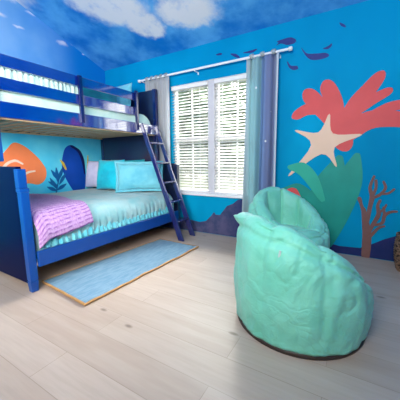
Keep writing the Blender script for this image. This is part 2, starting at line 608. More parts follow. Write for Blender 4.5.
def window(idx, x0, x1):
    b = MB()
    fw = .035
    b.box((x0, YW0, WZ0), (x0 + fw, YW1, WZ1))
    b.box((x1 - fw, YW0, WZ0), (x1, YW1, WZ1))
    b.box((x0 + fw, YW0, WZ0), (x1 - fw, YW1, WZ0 + fw))
    b.box((x0 + fw, YW0, WZ1 - fw), (x1 - fw, YW1, WZ1))
    w = struct(b.build('window_%d' % idx, M_WHITE, bevel=.004))
    zm = 1.335
    b = MB()
    b.box((x0 + fw, YW0 + .005, zm - .03), (x1 - fw, YW1 - .005, zm + .03))
    b.build('meeting_rail', M_WHITE, w, bevel=.004)
    b = MB()
    xm = (x0 + x1) / 2
    for (a, c) in ((WZ0 + fw, zm - .03), (zm + .03, WZ1 - fw)):
        b.box((xm - .009, YW0 + .015, a), (xm + .009, YW0 + .035, c))
        h = (a + c) / 2
        b.box((x0 + fw, YW0 + .015, h - .009), (xm - .009, YW0 + .035, h + .009))
        b.box((xm + .009, YW0 + .015, h - .009), (x1 - fw, YW0 + .035, h + .009))
    b.build('muntin', M_WHITE, w)
    b = MB()
    b.box((x0 + fw, YW0 + .022, WZ0 + fw), (x1 - fw, YW0 + .026, zm - .03))
    b.box((x0 + fw, YW0 + .022, zm + .03), (x1 - fw, YW0 + .026, WZ1 - fw))
    b.build('glass_pane', M_GLASS, w)


window(1, WX0, WXM0)
window(2, WXM1, WX1)
b = MB()
b.box((WXM0, YB + .02, WZ0), (WXM1, YB + .13, WZ1))
struct(b.build('trim_1', M_MULL, bevel=.004))
b = MB()
b.box((WX0 - .03, YB - .035, WZ0 - .032), (WX1 + .03, YB - .001, WZ0))
b.box((WX0 + .001, YB - .001, WZ0 + .0005), (WX1 - .001, YB + .074, WZ0 + .012))
struct(b.build('trim_2', M_WHITE, bevel=.004))
# painted head jamb above the blinds
b = MB()
b.box((WX0 + .002, YB + .001, WZ1 - .004), (WX1 - .002, YB + .07, WZ1 - .0005))
struct(b.build('trim_3', M_WHITE))


def blind(x0, x1, label):
    t = thing('window_blind', label, 'blind', ((x0 + x1) / 2, YB + .036, WZ0), group='white slatted blinds in the window')
    b = MB()
    b.box((x0, YB + .012, WZ1 - .055), (x1, YB + .062, WZ1 - .006))
    hide_origin(b.build('head_rail', M_WHITE, t, bevel=.003), t)
    b = MB()
    n = 35
    z0, z1 = WZ0 + .055, WZ1 - .075
    tl = math.radians(27)
    for i in range(n):
        zz = z0 + (z1 - z0) * i / (n - 1)
        dy, dz = .023 * math.cos(tl), .023 * math.sin(tl)
        yc = YB + .037
        b.hexa([(x0 + .004, yc - dy, zz - dz), (x1 - .004, yc - dy, zz - dz), (x1 - .004, yc + dy, zz + dz), (x0 + .004, yc + dy, zz + dz),
                (x0 + .004, yc - dy, zz - dz + .003), (x1 - .004, yc - dy, zz - dz + .003), (x1 - .004, yc + dy, zz + dz + .003), (x0 + .004, yc + dy, zz + dz + .003)])
    hide_origin(b.build('slats', M_BLIND, t), t)
    b = MB()
    b.box((x0 + .004, YB + .018, WZ0 + .016), (x1 - .004, YB + .056, WZ0 + .034))
    hide_origin(b.build('bottom_rail', M_WHITE, t, bevel=.003), t)
    for f in (.2, .8):
        xx = x0 + (x1 - x0) * f
        b = MB()
        b.tube([(xx, YB + .0125, WZ0 + .03), (xx, YB + .0125, WZ1 - .05)], .0018, 6)
        hide_origin(b.build('ladder_cord', M_WHITE, t), t)


blind(WX0 + .006, WXM0 - .006, 'white slatted blind in the window half beside the bunk ladder')
blind(WXM1 + .006, WX1 - .006, 'white slatted blind in the window half beside the blue star curtain')

# outside
b = MB()
b.box((-22, YB + .3, -0.3), (12, 30, -0.2))
struct(b.build('lawn', M_LAWN))


def tree(x, y, h, r, nleaf, label, z0=-0.2, leaf=.13):
    t = thing('leafy_tree', label, 'tree', (x, y, z0), group='trees outside the window')
    b = MB()
    pts = [(0, 0, 0)]
    for i in range(1, 6):
        pts.append((random.uniform(-.1, .1), random.uniform(-.1, .1), h * .8 * i / 5))
    b.tube(pts, [.14 * (1 - .15 * i) for i in range(6)], 8)
    for j in range(7):
        a = random.uniform(0, 2 * PI)
        zb = h * random.uniform(.3, .65)
        b.tube([(0, 0, zb), (math.cos(a) * r * .4, math.sin(a) * r * .4, zb + h * .12), (math.cos(a) * r * .8, math.sin(a) * r * .8, zb + h * .2)], [.06, .04, .015], 6)
    b.build('trunk', M_BARK, t, smooth=True)
    b = MB()
    cl = [(random.uniform(-r, r) * .75, random.uniform(-r, r) * .75, h * random.uniform(.2, .95)) for _ in range(26)]
    for _ in range(nleaf):
        c = random.choice(cl)
        d = Vector((random.gauss(0, 1), random.gauss(0, 1), random.gauss(0, 1))).normalized() * r * .42 * random.random() ** .4
        p = Vector(c) + d
        if p.z < .1:
            continue
        u = Vector((random.gauss(0, 1), random.gauss(0, 1), random.gauss(0, .7))).normalized()
        w = u.orthogonal().normalized()
        s = leaf * random.uniform(.6, 1.3)
        vs = [b.bm.verts.new(p + u * s), b.bm.verts.new(p + w * s * .45), b.bm.verts.new(p - u * s), b.bm.verts.new(p - w * s * .45)]
        b.bm.faces.new(vs)
    b.build('foliage', M_LEAF, t)


tree(-6.3, 8.6, 5.6, 1.6, 3400, 'sparse pale green tree outside, behind the blind beside the ladder')
tree(-3.3, 6.6, 4.2, 1.35, 4200, 'dense green tree outside, behind the blind beside the blue curtain')
tree(-10.5, 15.5, 4.4, 2.6, 3400, 'low broad tree outside in the distance beyond the window', leaf=.2)
tree(-5.9, 13.0, 3.6, 1.9, 3200, 'bushy green tree outside between the two nearer trees', leaf=.18)


# ------------------------------------------------------------------ painted motifs on the walls
def smooth_poly(p, n=5):
    out = []
    m = len(p)
    for i in range(m):
        p0, p1, p2, p3 = (Vector(p[(i + j - 1) % m]) for j in range(4))
        for s in range(n):
            t = s / n
            out.append(0.5 * ((2 * p1) + (p2 - p0) * t + (2 * p0 - 5 * p1 + 4 * p2 - p3) * t * t + (3 * p1 - p0 - 3 * p2 + p3) * t ** 3))
    return out


def stroke_poly(pts, ws):
    """outline polygon of a tapering stroke with rounded ends"""
    pts = [Vector(p) for p in pts]
    L, R = [], []
    for i, p in enumerate(pts):
        d = (pts[min(i + 1, len(pts) - 1)] - pts[max(i - 1, 0)]).normalized()
        nrm = Vector((-d.y, d.x)) * ws[i]
        L.append(p + nrm)
        R.append(p - nrm)
    d1 = (pts[-1] - pts[-2]).normalized()
    d0 = (pts[0] - pts[1]).normalized()
    return L + [pts[-1] + d1 * ws[-1]] + R[::-1] + [pts[0] + d0 * ws[0]]


def painted(name, mat, polys, side='back', smooth=True, lift=0.0, th=.002, parent=None):
    """thin paint-thick outlines lying on a wall; polys are (x,z) on the back wall or (y,z) on the left wall"""
    bm = MB()
    xs, zs = [], []
    for i, p in enumerate(polys):
        pl = smooth_poly(p) if smooth else [Vector(q) for q in p]
        th_i = th + 0.0003 * i
        if side == 'back':
            bm.prism([(q.x, YB - lift - 0.0002, q.y) for q in pl], (0, -th_i, 0))
        else:
            bm.prism([(XL + lift + 0.0002, q.x, q.y) for q in pl], (th_i, 0, 0))
        xs += [q.x for q in pl]
        zs += [q.y for q in pl]
    if parent is not None:
        return hide_origin(bm.build(name, mat, parent), parent)
    cx, zmin = sum(xs) / len(xs), min(zs)
    return bm.build(name, mat, loc=((cx, YB, zmin) if side == 'back' else (XL, cx, zmin)))


# rocky reef along the foot of the back wall (goes on behind bed and bean bags)
reef = [(-3.3, 0.004), (-3.3, 0.30), (-3.0, 0.22), (-2.6, 0.26), (-2.258, 0.19), (-2.145, 0.175), (-2.036, 0.165), (-1.898, 0.151), (-1.797, 0.177), (-1.715, 0.259), (-1.667, 0.321), (-1.64, .285), (-1.574, 0.287), (-1.513, 0.364), (-1.468, 0.423),
        (-1.38, 0.46), (-1.31, 0.52), (-1.226, 0.535), (-1.143, 0.489), (-1.035, 0.42), (-0.905, 0.355), (-0.693, 0.252), (-0.516, 0.188), (-0.349, 0.139), (-0.211, 0.1), (-0.09, 0.085), (0.099, 0.094), (0.203, 0.155), (0.309, 0.225), (0.427, 0.285),
        (0.523, 0.268), (0.8, .2), (1.1, .28), (1.44, .2), (1.44, .004)]
r = painted('painted_reef', M_REEF, [reef], smooth=False)
tag(r, 'violet and navy painted rocks along the foot of the back wall', 'wall mural')

fish = [
    ([(-0.862, 2.356), (-0.79, 2.366), (-0.71, 2.364), (-0.656, 2.326), (-0.676, 2.295), (-0.75, 2.296), (-0.817, 2.325), (-0.87, 2.315), (-.845, 2.337)], 'dark painted fish just above the white rod end'),
    ([(-0.60, 2.239), (-0.535, 2.166), (-0.436, 2.145), (-0.349, 2.133), (-0.319, 2.098), (-0.384, 2.081), (-0.482, 2.09), (-0.545, 2.142)], 'largest dark painted fish, upturned tail, right of the curtain rod'),
    ([(-0.381, 2.182), (-0.334, 2.195), (-0.300, 2.215), (-0.301, 2.19), (-0.332, 2.168)], 'small dark painted fish just above the largest fish'),
    ([(-0.240, 2.395), (-0.191, 2.361), (-0.185, 2.338), (-0.226, 2.362)], 'highest little dark painted fish, alone near the ceiling'),
    ([(-0.743, 2.128), (-0.698, 2.072), (-0.634, 2.057), (-0.622, 2.024), (-0.675, 2.022), (-0.722, 2.062)], 'dark painted fish below the white rod end'),
    ([(-1.436, 2.340), (-1.359, 2.324), (-1.306, 2.274), (-1.359, 2.284)], 'small dark painted fish second left of the blue curtain top'),
    ([(-1.634, 2.373), (-1.563, 2.376), (-1.549, 2.356), (-1.606, 2.355)], 'tiny dark painted fish farthest left above the rod'),
    ([(-1.268, 2.317), (-1.18, 2.325), (-1.090, 2.327), (-1.154, 2.297)], 'dark painted fish right above the mint edge of the curtain'),
]
for p, lab in fish:
    o = painted('painted_fish', M_FISH, [p])
    tag(o, lab, 'wall decal', 'dark fish painted above the curtain rod')

# generic reef plants and animals (plain stand-ins of the same size and colours)
strokes = [([(-.12, 1.20), (-.22, 1.42), (-.38, 1.60), (-.50, 1.74)], [.085, .085, .08, .07]),
           ([(-.38, 1.60), (-.52, 1.58), (-.62, 1.53)], [.07, .06, .05]),
           ([(-.22, 1.42), (-.24, 1.62), (-.32, 1.80)], [.08, .08, .07]),
           ([(-.14, 1.36), (-.04, 1.58), (.06, 1.72), (.14, 1.83)], [.08, .085, .07, .05]),
           ([(-.04, 1.54), (.10, 1.62), (.22, 1.68)], [.06, .05, .035]),
           ([(-.12, 1.30), (.08, 1.42), (.26, 1.42), (.44, 1.38)], [.09, .09, .075, .055]),
           ([(.08, 1.42), (.22, 1.52), (.36, 1.55)], [.06, .05, .04])]
o = painted('painted_fan_coral', M_RED, [stroke_poly(*s) for s in strokes], lift=0.0)
tag(o, 'big red branching fan coral painted on the blue wall', 'wall mural')


def star_poly(cx, cz, R, rr, rot, n=5, squash=1.0):
    out = []
    for i in range(2 * n):
        a = rot + PI * i / n
        q = R[(i // 2) % len(R)] if i % 2 == 0 else rr
        out.append((cx + q * math.cos(a), cz + q * math.sin(a) * squash))
    return out


root = painted('painted_starfish', M_PEACH, [star_poly(-.32, 1.22, (.36, .30, .34, .52, .30), .125, .18)], lift=0.006)
tag(root, 'pale peach five-armed starfish painted over the red coral', 'wall mural')
leaves = [([(-.22, .10), (-.27, .4), (-.24, .72), (-.16, 1.03)], [.05, .13, .17, .05]),
          ([(-.20, .10), (-.12, .45), (-.05, .8), (.0, 1.06)], [.04, .10, .12, .04]),
          ([(-.25, .3), (-.42, .55), (-.58, .68), (-.72, .68)], [.04, .09, .09, .03])]
o = painted('painted_kelp', M_KELP, [stroke_poly(*s) for s in leaves], lift=0.003)
tag(o, 'broad sea green kelp painted low on the wall behind the bean bags', 'wall mural')
l2 = [([(-.3, .6), (-.42, .82), (-.54, .94), (-.66, .95)], [.03, .07, .07, .03])]
hide_origin(painted('pale_leaf', M_KELPL, [stroke_poly(*s) for s in l2], lift=0.0065, parent=o), o)
o = painted('painted_anemone', M_RED, [[(-.71, .58), (-.70, .67), (-.64, .71), (-.58, .70), (-.54, .64), (-.53, .58)]], lift=0.0075)
tag(o, 'small red dome painted just above the rear bean bag', 'wall mural')
bs = [([(.155, .005), (.15, .24), (.12, .42), (.10, .52)], [.036, .04, .028, .018]),
      ([(.10, .50), (.075, .57), (.055, .63)], [.016, .014, .018]), ([(.14, .40), (.155, .55), (.165, .66), (.14, .75), (.165, .86)], [.02, .019, .022, .014, .011]),
      ([(.165, .66), (.19, .74), (.185, .82)], [.014, .012, .012]), ([(.165, .64), (.23, .68), (.27, .75), (.25, .81)], [.012, .014, .012, .010]), ([(.25, .69), (.30, .70), (.34, .74)], [.011, .010, .009]),
      ([(.16, .27), (.20, .38), (.235, .48), (.22, .56), (.235, .62)], [.018, .018, .02, .014, .012]), ([(.20, .36), (.27, .39), (.285, .47), (.33, .51), (.38, .52)], [.013, .015, .016, .012, .01]),
      ([(.285, .47), (.27, .55)], [.012, .009]), ([(.235, .5), (.27, .53), (.29, .58)], [.012, .01, .008]), ([(.17, .22), (.24, .33), (.29, .36)], [.014, .013, .009])]
o = painted('painted_tree_coral', M_BROWN, [stroke_poly(*s) for s in bs], lift=0.0045)
tag(o, 'brown tree-shaped coral painted low on the wall', 'wall mural')

# left wall, seen between the bunks
lobes = [[(1.45, 1.00), (1.52, 1.10), (1.60, 1.20), (1.69, 1.285), (1.80, 1.25), (1.90, 1.165), (1.99, 1.06), (2.055, .93), (2.03, .80), (1.93, .735), (1.80, .76), (1.62, .70), (1.46, .76)]]
o = painted('painted_sponge', M_ORANGE, lobes, side='left')
tag(o, 'rounded orange sea sponge painted on the wall above the footboard', 'wall mural')
ol = [stroke_poly([(1.50, .92), (1.58, 1.02), (1.68, 1.06), (1.76, 1.02)], [.012, .016, .016, .01]), stroke_poly([(1.70, .82), (1.80, .90), (1.90, .92)], [.01, .014, .01])]
painted('pale_ridge', M_OUTL, ol, side='left', lift=.0025, parent=o)
md = [(2.29, .95), (2.31, 1.10), (2.36, 1.23), (2.44, 1.285), (2.52, 1.27), (2.61, 1.18), (2.665, 1.02), (2.67, .80), (2.62, .56), (2.48, .555), (2.40, .66), (2.33, .80)]
o = painted('painted_boulder_coral', M_MOUND, [md], side='left')
tag(o, 'rounded deep blue boulder coral painted beside the pillows', 'wall mural')
painted('shaded_edge', M_MOUNDD, [stroke_poly([(2.46, 1.27), (2.58, 1.20), (2.64, 1.05), (2.655, .85)], [.012, .025, .025, .012])], side='left', lift=.0025, parent=o)
ys = [stroke_poly([(2.70, .70), (2.715, .90), (2.735, 1.12)], [.012, .02, .008]), stroke_poly([(2.275, 1.06), (2.31, 1.01), (2.345, .93)], [.008, .018, .012])]
o = painted('painted_sea_grass', M_YEL, ys, side='left', lift=.003)
tag(o, 'thin mustard yellow blades painted at both sides of the blue coral', 'wall mural')
ls = []
for (x0, z0, x1, z1) in ((2.215, .77, 2.306, .96), (2.185, .648, 2.10, .81), (2.20, .69, 2.075, .76), (2.22, .776, 2.13, .92), (2.23, .716, 2.34, .87), (2.185, .633, 2.33, .71), (2.18, .62, 2.05, .69), (2.21, .74, 2.20, .95)):
    dx, dz = x1 - x0, z1 - z0
    ls.append(stroke_poly([(x0, z0), (x0 + dx * .5, z0 + dz * .5), (x1, z1)], [.006, .026, .006]))
ls.append(stroke_poly([(2.16, .57), (2.19, .68), (2.24, .82)], [.008, .008, .005]))
o = painted('painted_leafy_plant', M_WEED, ls, side='left')
tag(o, 'dark blue leafy plant painted between the orange and blue motifs', 'wall mural')

# ------------------------------------------------------------------ curtain rod and curtains
RY, RZ = 3.09, 2.215
t = thing('curtain_rod', 'white metal curtain rod on brackets above the window', 'curtain rod', (-1.8, YB, RZ))
b = MB()
b.tube([(-2.86, RY, RZ), (-.70, RY, RZ)], .0135, 14)
hide_origin(b.build('pole', M_ROD, t, smooth=False), t)
for xx in (-2.87, -.69):
    b = MB()
    b.tube([(xx - .022, RY, RZ), (xx - .015, RY, RZ), (xx + .015, RY, RZ), (xx + .022, RY, RZ)], [.012, .022, .022, .012], 16)
    hide_origin(b.build('end_cap', M_ROD, t, smooth=True), t)
for xx in (-2.81, -1.90, -.82):
    b = MB()
    b.box((xx - .006, RY - .004, RZ - .024), (xx + .006, YB, RZ - .0142))
    b.box((xx - .009, YB - .005, RZ - .045), (xx + .009, YB, RZ - .01))
    hide_origin(b.build('bracket', M_ROD, t, bevel=.002), t)


def curtain(x0, x1, nf, mat, label, ph=0.0, amp=.03, spread=0.02, zb=.03):
    t = thing('curtain', label, 'curtain', ((x0 + x1) / 2, RY, zb))
    b = MB()
    uvl = b.bm.loops.layers.uv.new('UVMap')
    nu, nv = nf * 16, 40
    rows = []
    for j in range(nv + 1):
        v = j / nv
        z = zb + (RZ - .018 - zb) * v
        row = []
        for i in range(nu + 1):
            u = i / nu
            w = (1 - v) * spread
            xx = x0 - w + (x1 - x0 + 2 * w) * u
            a = amp * (0.55 + 0.45 * (1 - v))
            ang = 2 * PI * nf * u + ph + .5 * math.sin(2.2 * v + 3 * u)
            yy = RY + .004 + a * math.sin(ang) + .010 * math.sin(ang * 2.7 + 1 + 2 * v) + .006 * math.sin(9 * u + 5 * v)
            xx += .25 * (x1 - x0) / nf * .35 * math.cos(ang)
            row.append((xx, yy, z))
        rows.append(row)
    vs = b.grid(rows)
    idx = {}
    for j, r in enumerate(vs):
        for i, v in enumerate(r):
            idx[v] = (i / nu, j / nv)
    for f in b.bm.faces:
        for lp in f.loops:
            lp[uvl].uv = idx[lp.vert]
    hide_origin(b.build('panel', mat, t, smooth=True, solid=.003), t)
    n = nf
    for i in range(n):
        xx = x0 + (x1 - x0) * (i + .5) / n
        b = MB()
        rows = []
        for s in range(15):
            a = -PI / 2 + 2 * PI * s / 14
            rr = .021 + .004 * math.sin(s * 2)
            rows.append([(xx - .022 + .006 * math.cos(s), RY + rr * math.cos(a), RZ + rr * math.sin(a) + .006), (xx, RY + (rr + .004) * math.cos(a), RZ + (rr + .004) * math.sin(a) + .006), (xx + .022, RY + rr * math.cos(a), RZ + rr * math.sin(a) + .006)])
        b.grid(rows)
        hide_origin(b.build('tab_loop', mat, t, smooth=True, solid=.003), t)
    return t


curtain(-1.185, -.805, 3, M_CURR, 'ombre mint, blue and lavender star curtain at the mural side of the window', ph=-1.2, amp=.058)
curtain(-2.76, -2.33, 5, M_CURL, 'pale grey star curtain at the bunk bed side of the window', ph=.4, amp=.022, spread=.0, zb=.03)

# ------------------------------------------------------------------ bunk bed
bed = thing('bunk_bed', 'glossy blue wooden bunk bed, narrow top bunk over a wide bottom bunk', 'bunk bed', (-2.9, 2.03, 0))
BX0, BX1, UX1 = -3.70, -2.135, -2.49
FY0, FY1 = .99, 1.05
HY0, HY1 = 2.985, 3.035


def bp(mb, name, mat, bevel=.006, par=None):
    o = mb.build(name, mat, None, bevel=bevel)
    if par is None:
        o.parent = bed
        hide_origin(o, bed)
    else:
        o.parent = par
        o.matrix_parent_inverse = Matrix.Translation(-bed.location)
    return o


# footboard
b = MB()
b.box((BX0 + .05, FY0 + .012, .06), (-2.225, FY1 - .010, 1.01))
fb = bp(b, 'footboard', M_NAVYP, .004)
b = MB()
b.box((BX0 + .05, FY0 + .004, .83), (-2.225, FY0 + .012, .852))
b.box((BX0 + .05, FY0 + .004, .20), (-2.225, FY0 + .012, .222))
bp(b, 'panel_moulding', M_NAVYP, .003, fb)
b = MB()
b.box((BX0 - .005, FY0 - .018, 1.012), (-2.172, FY1 + .014, 1.05))
b.box((BX0, FY0 - .008, .992), (-2.182, FY1 + .006, 1.012))
bp(b, 'top_cap', M_NAVY, .006, fb)
for sx in (-1, 1):
    b = MB()
    x1 = -2.165 if sx > 0 else BX0 + .055
    x0 = x1 - .06
    b.box((x0 - .012 * (sx > 0), FY0, .845), (x1 - .014, FY1, .992))
    b.box((x0 - .006, FY0 - .004, .815), (x1 + .002, FY1 + .004, .845))
    b.box((x0, FY0, .10), (x1, FY1, .815))
    b.hexa([(x0 + .006, FY0 + .004, 0), (x1 - .006, FY0 + .004, 0), (x1 - .006, FY1 - .004, 0), (x0 + .006, FY1 - .004, 0),
            (x0, FY0, .092), (x1, FY0, .092), (x1, FY1, .092), (x0, FY1, .092)])
    b.box((x0 + .004, FY0 + .004, .09), (x1 - .004, FY1 - .004, .102))
    bp(b, 'foot_post', M_ROYAL, .004)
# lower frame
b = MB()
b.box((-2.16, FY1, .205), (BX1, HY0, .335))
bp(b, 'side_rail', M_ROYAL, .006)
b = MB()
b.box((BX0, FY1, .205), (BX0 + .025, HY0, .335))
bp(b, 'side_rail', M_ROYAL, .006)
b = MB()
b.box((BX0 + .025, FY1, .215), (-2.16, HY0, .24))
bp(b, 'slat_deck', M_SLAT, 0)
# lower headboard
b = MB()
b.box((BX0 + .02, HY0 + .008, .06), (-2.19, HY1 - .006, 1.0))
hb = bp(b, 'headboard', M_DARKNAVY, .004)
b = MB()
b.box((UX1 + .002, HY0 - .015, 1.005), (-2.115, HY1 + .015, 1.035))
b.box((UX1 + .002, HY0 - .006, .985), (-2.125, HY1 + .006, 1.005))
bp(b, 'top_cap', M_DARKNAVY, .005, hb)
b = MB()
b.box((-2.20, HY0 - .002, 0), (-2.14, HY1 + .002, .985))
bp(b, 'head_post', M_DARKNAVY, .005)
# tall upper headboard
b = MB()
b.box((BX0 + .05, HY0 + .010, 1.0), (UX1 - .05, HY1 - .008, 2.03))
uh = bp(b, 'upper_headboard', M_DARKNAVY, .004)
b = MB()
b.box((BX0 - .005, HY0 - .018, 2.035), (UX1 + .012, HY1 + .018, 2.065))
bp(b, 'top_cap', M_DARKNAVY, .006, uh)
for x0 in (BX0, UX1 - .055):
    b = MB()
    b.box((x0, HY0, 0 if x0 == BX0 else 1.036), (x0 + .055, HY1, 2.036))
    bp(b, 'head_post', M_NAVY, .005)
# upper foot end (frame only; stands on the footboard)
for x0 in (BX0, UX1 - .055):
    b = MB()
    b.box((x0, FY0 + .005, 1.051), (x0 + .055, FY1 - .005, 1.95))
    bp(b, 'upper_foot_post', M_ROYAL, .005)
b = MB()
b.box((BX0 + .055, FY0 + .015, 1.38), (UX1 - .055, FY1 - .015, 1.9))
bp(b, 'upper_footboard', M_ROYAL, .004)
# upper rails
b = MB()
b.box((UX1 - .03, FY1, 1.405), (UX1, HY0, 1.535))
bp(b, 'upper_side_rail', M_GLOSS, .006)
b = MB()
b.box((BX0, FY1, 1.405), (BX0 + .03, HY0, 1.535))
bp(b, 'upper_side_rail', M_GLOSS, .006)
for (z0, z1) in ((1.806, 1.905), (1.622, 1.725)):
    b = MB()
    b.box((UX1 - .028, FY1, z0), (UX1 - .006, 2.60, z1))
    bp(b, 'guard_rail', M_GLOSS, .006)
for (y0, y1, z1) in ((1.775, 1.815, 1.905), (2.575, 2.615, 1.925)):
    b = MB()
    b.box((UX1 - .003, y0, 1.44), (UX1 + .028, y1, z1))
    bp(b, 'guard_post', M_NAVY, .004)
# slats under the top bunk
for i in range(15):
    yy = FY1 + .05 + i * .128
    b = MB()
    b.box((BX0 + .03, yy, 1.412), (UX1 - .03, yy + .06, 1.421))
    bp(b, 'slat', M_SLAT, .002)
b = MB()
b.box((UX1 - .052, FY1, 1.395), (UX1 - .031, HY0, 1.411))
bp(b, 'slat_ledge', M_SLAT, .002)
b = MB()
b.box((BX0 + .031, FY1, 1.395), (BX0 + .055, HY0, 1.411))
bp(b, 'slat_ledge', M_SLAT, .002)

# ladder
lad = thing('bunk_ladder', 'dark indigo leaning bunk ladder with five rungs', 'ladder', (-1.93, 2.83, 0))
top_x, bot_x, ztop = -2.445, -1.895, 1.53
LYs = [(2.625, 2.70), (2.915, 2.975)]


def ladpt(i, z):
    f = z / ztop
    return Vector((bot_x + (top_x - bot_x) * f, LYs[i][1] + (LYs[i][0] - LYs[i][1]) * f, z))


ld = (ladpt(0, ztop) - ladpt(0, 0)).normalized()
for i in (0, 1):
    b = MB()
    p, q = ladpt(i, 0), ladpt(i, ztop)
    wv, hv = Vector((.045, 0, 0)), Vector((0, .0125, 0))
    b.hexa([p - wv - hv, p + wv - hv, p + wv + hv, p - wv + hv, q - wv - hv + Vector((.03, 0, -.03)), q + wv - hv + Vector((-.015, 0, 0)), q + wv + hv + Vector((-.015, 0, 0)), q - wv + hv + Vector((.03, 0, -.03))])
    hide_origin(b.build('ladder_rail', M_LADDER, lad, bevel=.008), lad)
    b = MB()
    b.box((top_x - .044, LYs[i][0] - .011, 1.48), (top_x - .005, LYs[i][0] + .011, 1.50))
    hide_origin(b.build('hook', M_LADDER, lad, bevel=.003), lad)
for zz in (.245, .50, .755, 1.01, 1.27):
    a, c = ladpt(0, zz), ladpt(1, zz)
    b = MB()
    b.box((a.x - .045, a.y + .0125, zz - .011), (a.x + .04, c.y - .0125, zz + .011))
    hide_origin(b.build('rung', M_LADDER, lad, bevel=.004), lad)


# ------------------------------------------------------------------ bedding
def section(s, W):
    """comforter cross-section; s = arc length from the left edge on top; returns (x, z, nx, nz)"""
    xl, xr, ztop_, r, zb = W
    flat = (xr - r) - xl
    if s <= flat:
        u = s / flat
        return xl + s, ztop_ + .018 * math.sin(PI * u), 0.0, 1.0
    s -= flat
    q = r * PI / 2
    if s <= q:
        a = s / r
        return xr - r + r * math.sin(a), ztop_ - r + r * math.cos(a), math.sin(a), math.cos(a)
    s -= q
    return xr, ztop_ - r - s, 1.0, 0.0


def blanket(name, W, y0, y1, mat, label, cat, ruffle=None, ends=.07, er=(True, True)):
    xl, xr, zt, r, zb = W
    total = (xr - r - xl) + r * PI / 2 + (zt - r - zb)
    ns = 60
    ny = int((y1 - y0) / .014)
    b = MB()
    rows = []
    for j in range(ny + 1):
        y = y0 + (y1 - y0) * j / ny
        drop = 0.0
        for (d, on) in ((y - y0, er[0]), (y1 - y, er[1])):
            if on and d < ends:
                drop = max(drop, ends - math.sqrt(max(0, ends ** 2 - (ends - d) ** 2)))
        row = [(xl, y, zb)]
        for i in range(ns + 1):
            s = total * i / ns
            x, z, nx, nz = section(s, W)
            o = -drop * (1 if nz > 0 or True else 0)
            o += .010 * noise.noise(Vector((x * 3.0, y * 3.0, z * 3))) + .004 * noise.noise(Vector((x * 9, y * 9, 2)))
            if ruffle:
                e = max(0.0, min(1.0, (zt - z - ruffle[2]) / ruffle[3]))
                ph = y * ruffle[0] + 2.5 * noise.noise(Vector((0, y * 6, z * 2)))
                o += e * ruffle[1] * (math.sin(ph) + .5 * math.sin(ph * 1.7 + 1))
            x2 = x + nx * o
            z2 = max(zb + .0, z + nz * o) if nz > .01 else z
            if s >= total - 1e-6:
                z2 = zb
            row.append((min(x2, xr + .004), y, z2))
        rows.append(row)
    vs = b.grid(rows, close_u=True)
    b.bm.faces.new(vs[0])
    b.bm.faces.new(vs[-1][::-1])
    o = b.build(name, mat, smooth=True, loc=((xl + xr) / 2, (y0 + y1) / 2, zb))
    return tag(o, label, cat)


WL = (-3.668, -2.172, .605, .17, .245)
blanket('comforter', WL, 1.075, 2.965, M_MINT, 'pale mint comforter spread over the wide bottom bunk', 'comforter', ruffle=(84, .014, .04, .2))
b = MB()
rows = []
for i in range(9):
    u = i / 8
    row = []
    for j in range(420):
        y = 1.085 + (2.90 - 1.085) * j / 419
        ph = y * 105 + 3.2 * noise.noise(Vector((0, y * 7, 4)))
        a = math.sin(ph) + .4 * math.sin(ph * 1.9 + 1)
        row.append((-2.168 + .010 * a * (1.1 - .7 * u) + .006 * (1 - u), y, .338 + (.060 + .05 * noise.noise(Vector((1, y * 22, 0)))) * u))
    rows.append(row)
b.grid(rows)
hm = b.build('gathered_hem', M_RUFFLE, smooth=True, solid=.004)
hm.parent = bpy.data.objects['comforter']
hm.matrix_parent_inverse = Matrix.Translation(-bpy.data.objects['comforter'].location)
hm['label'] = 'gathered hem, fold shade painted in aqua'
# upper bunk: mattress, comforter over the foot half, pillows
b = MB()
x0, x1, z0, z1, ya, yb = -3.66, -2.545, 1.436, 1.665, 1.08, 2.945
rr = .19
pts = [(ya, z0), (ya, z1 - .03), (ya + .03, z1)]
for i in range(11):
    a = PI / 2 * i / 10
    pts.append((yb - rr + rr * math.sin(a), z1 - rr + rr * math.cos(a)))
pts.append((yb, z0))
b.prism([(x0, p[0], p[1]) for p in pts], (x1 - x0, 0, 0))
o = b.build('mattress', M_SHEET, bevel=.02, seg=3, loc=((x0 + x1) / 2, (ya + yb) / 2, z0))
tag(o, 'pale mint covered mattress on the top bunk, rounded end by the ladder', 'mattress')
WU = (-3.64, -2.527, 1.70, .05, 1.545)
blanket('coverlet', WU, 1.09, 1.83, M_SHEET, 'gathered mint coverlet showing under the top bunk guard rail', 'coverlet', ruffle=(140, .012, -.02, .02), ends=.05, er=(True, True))
bpy.data.objects['coverlet'].location.z += .125


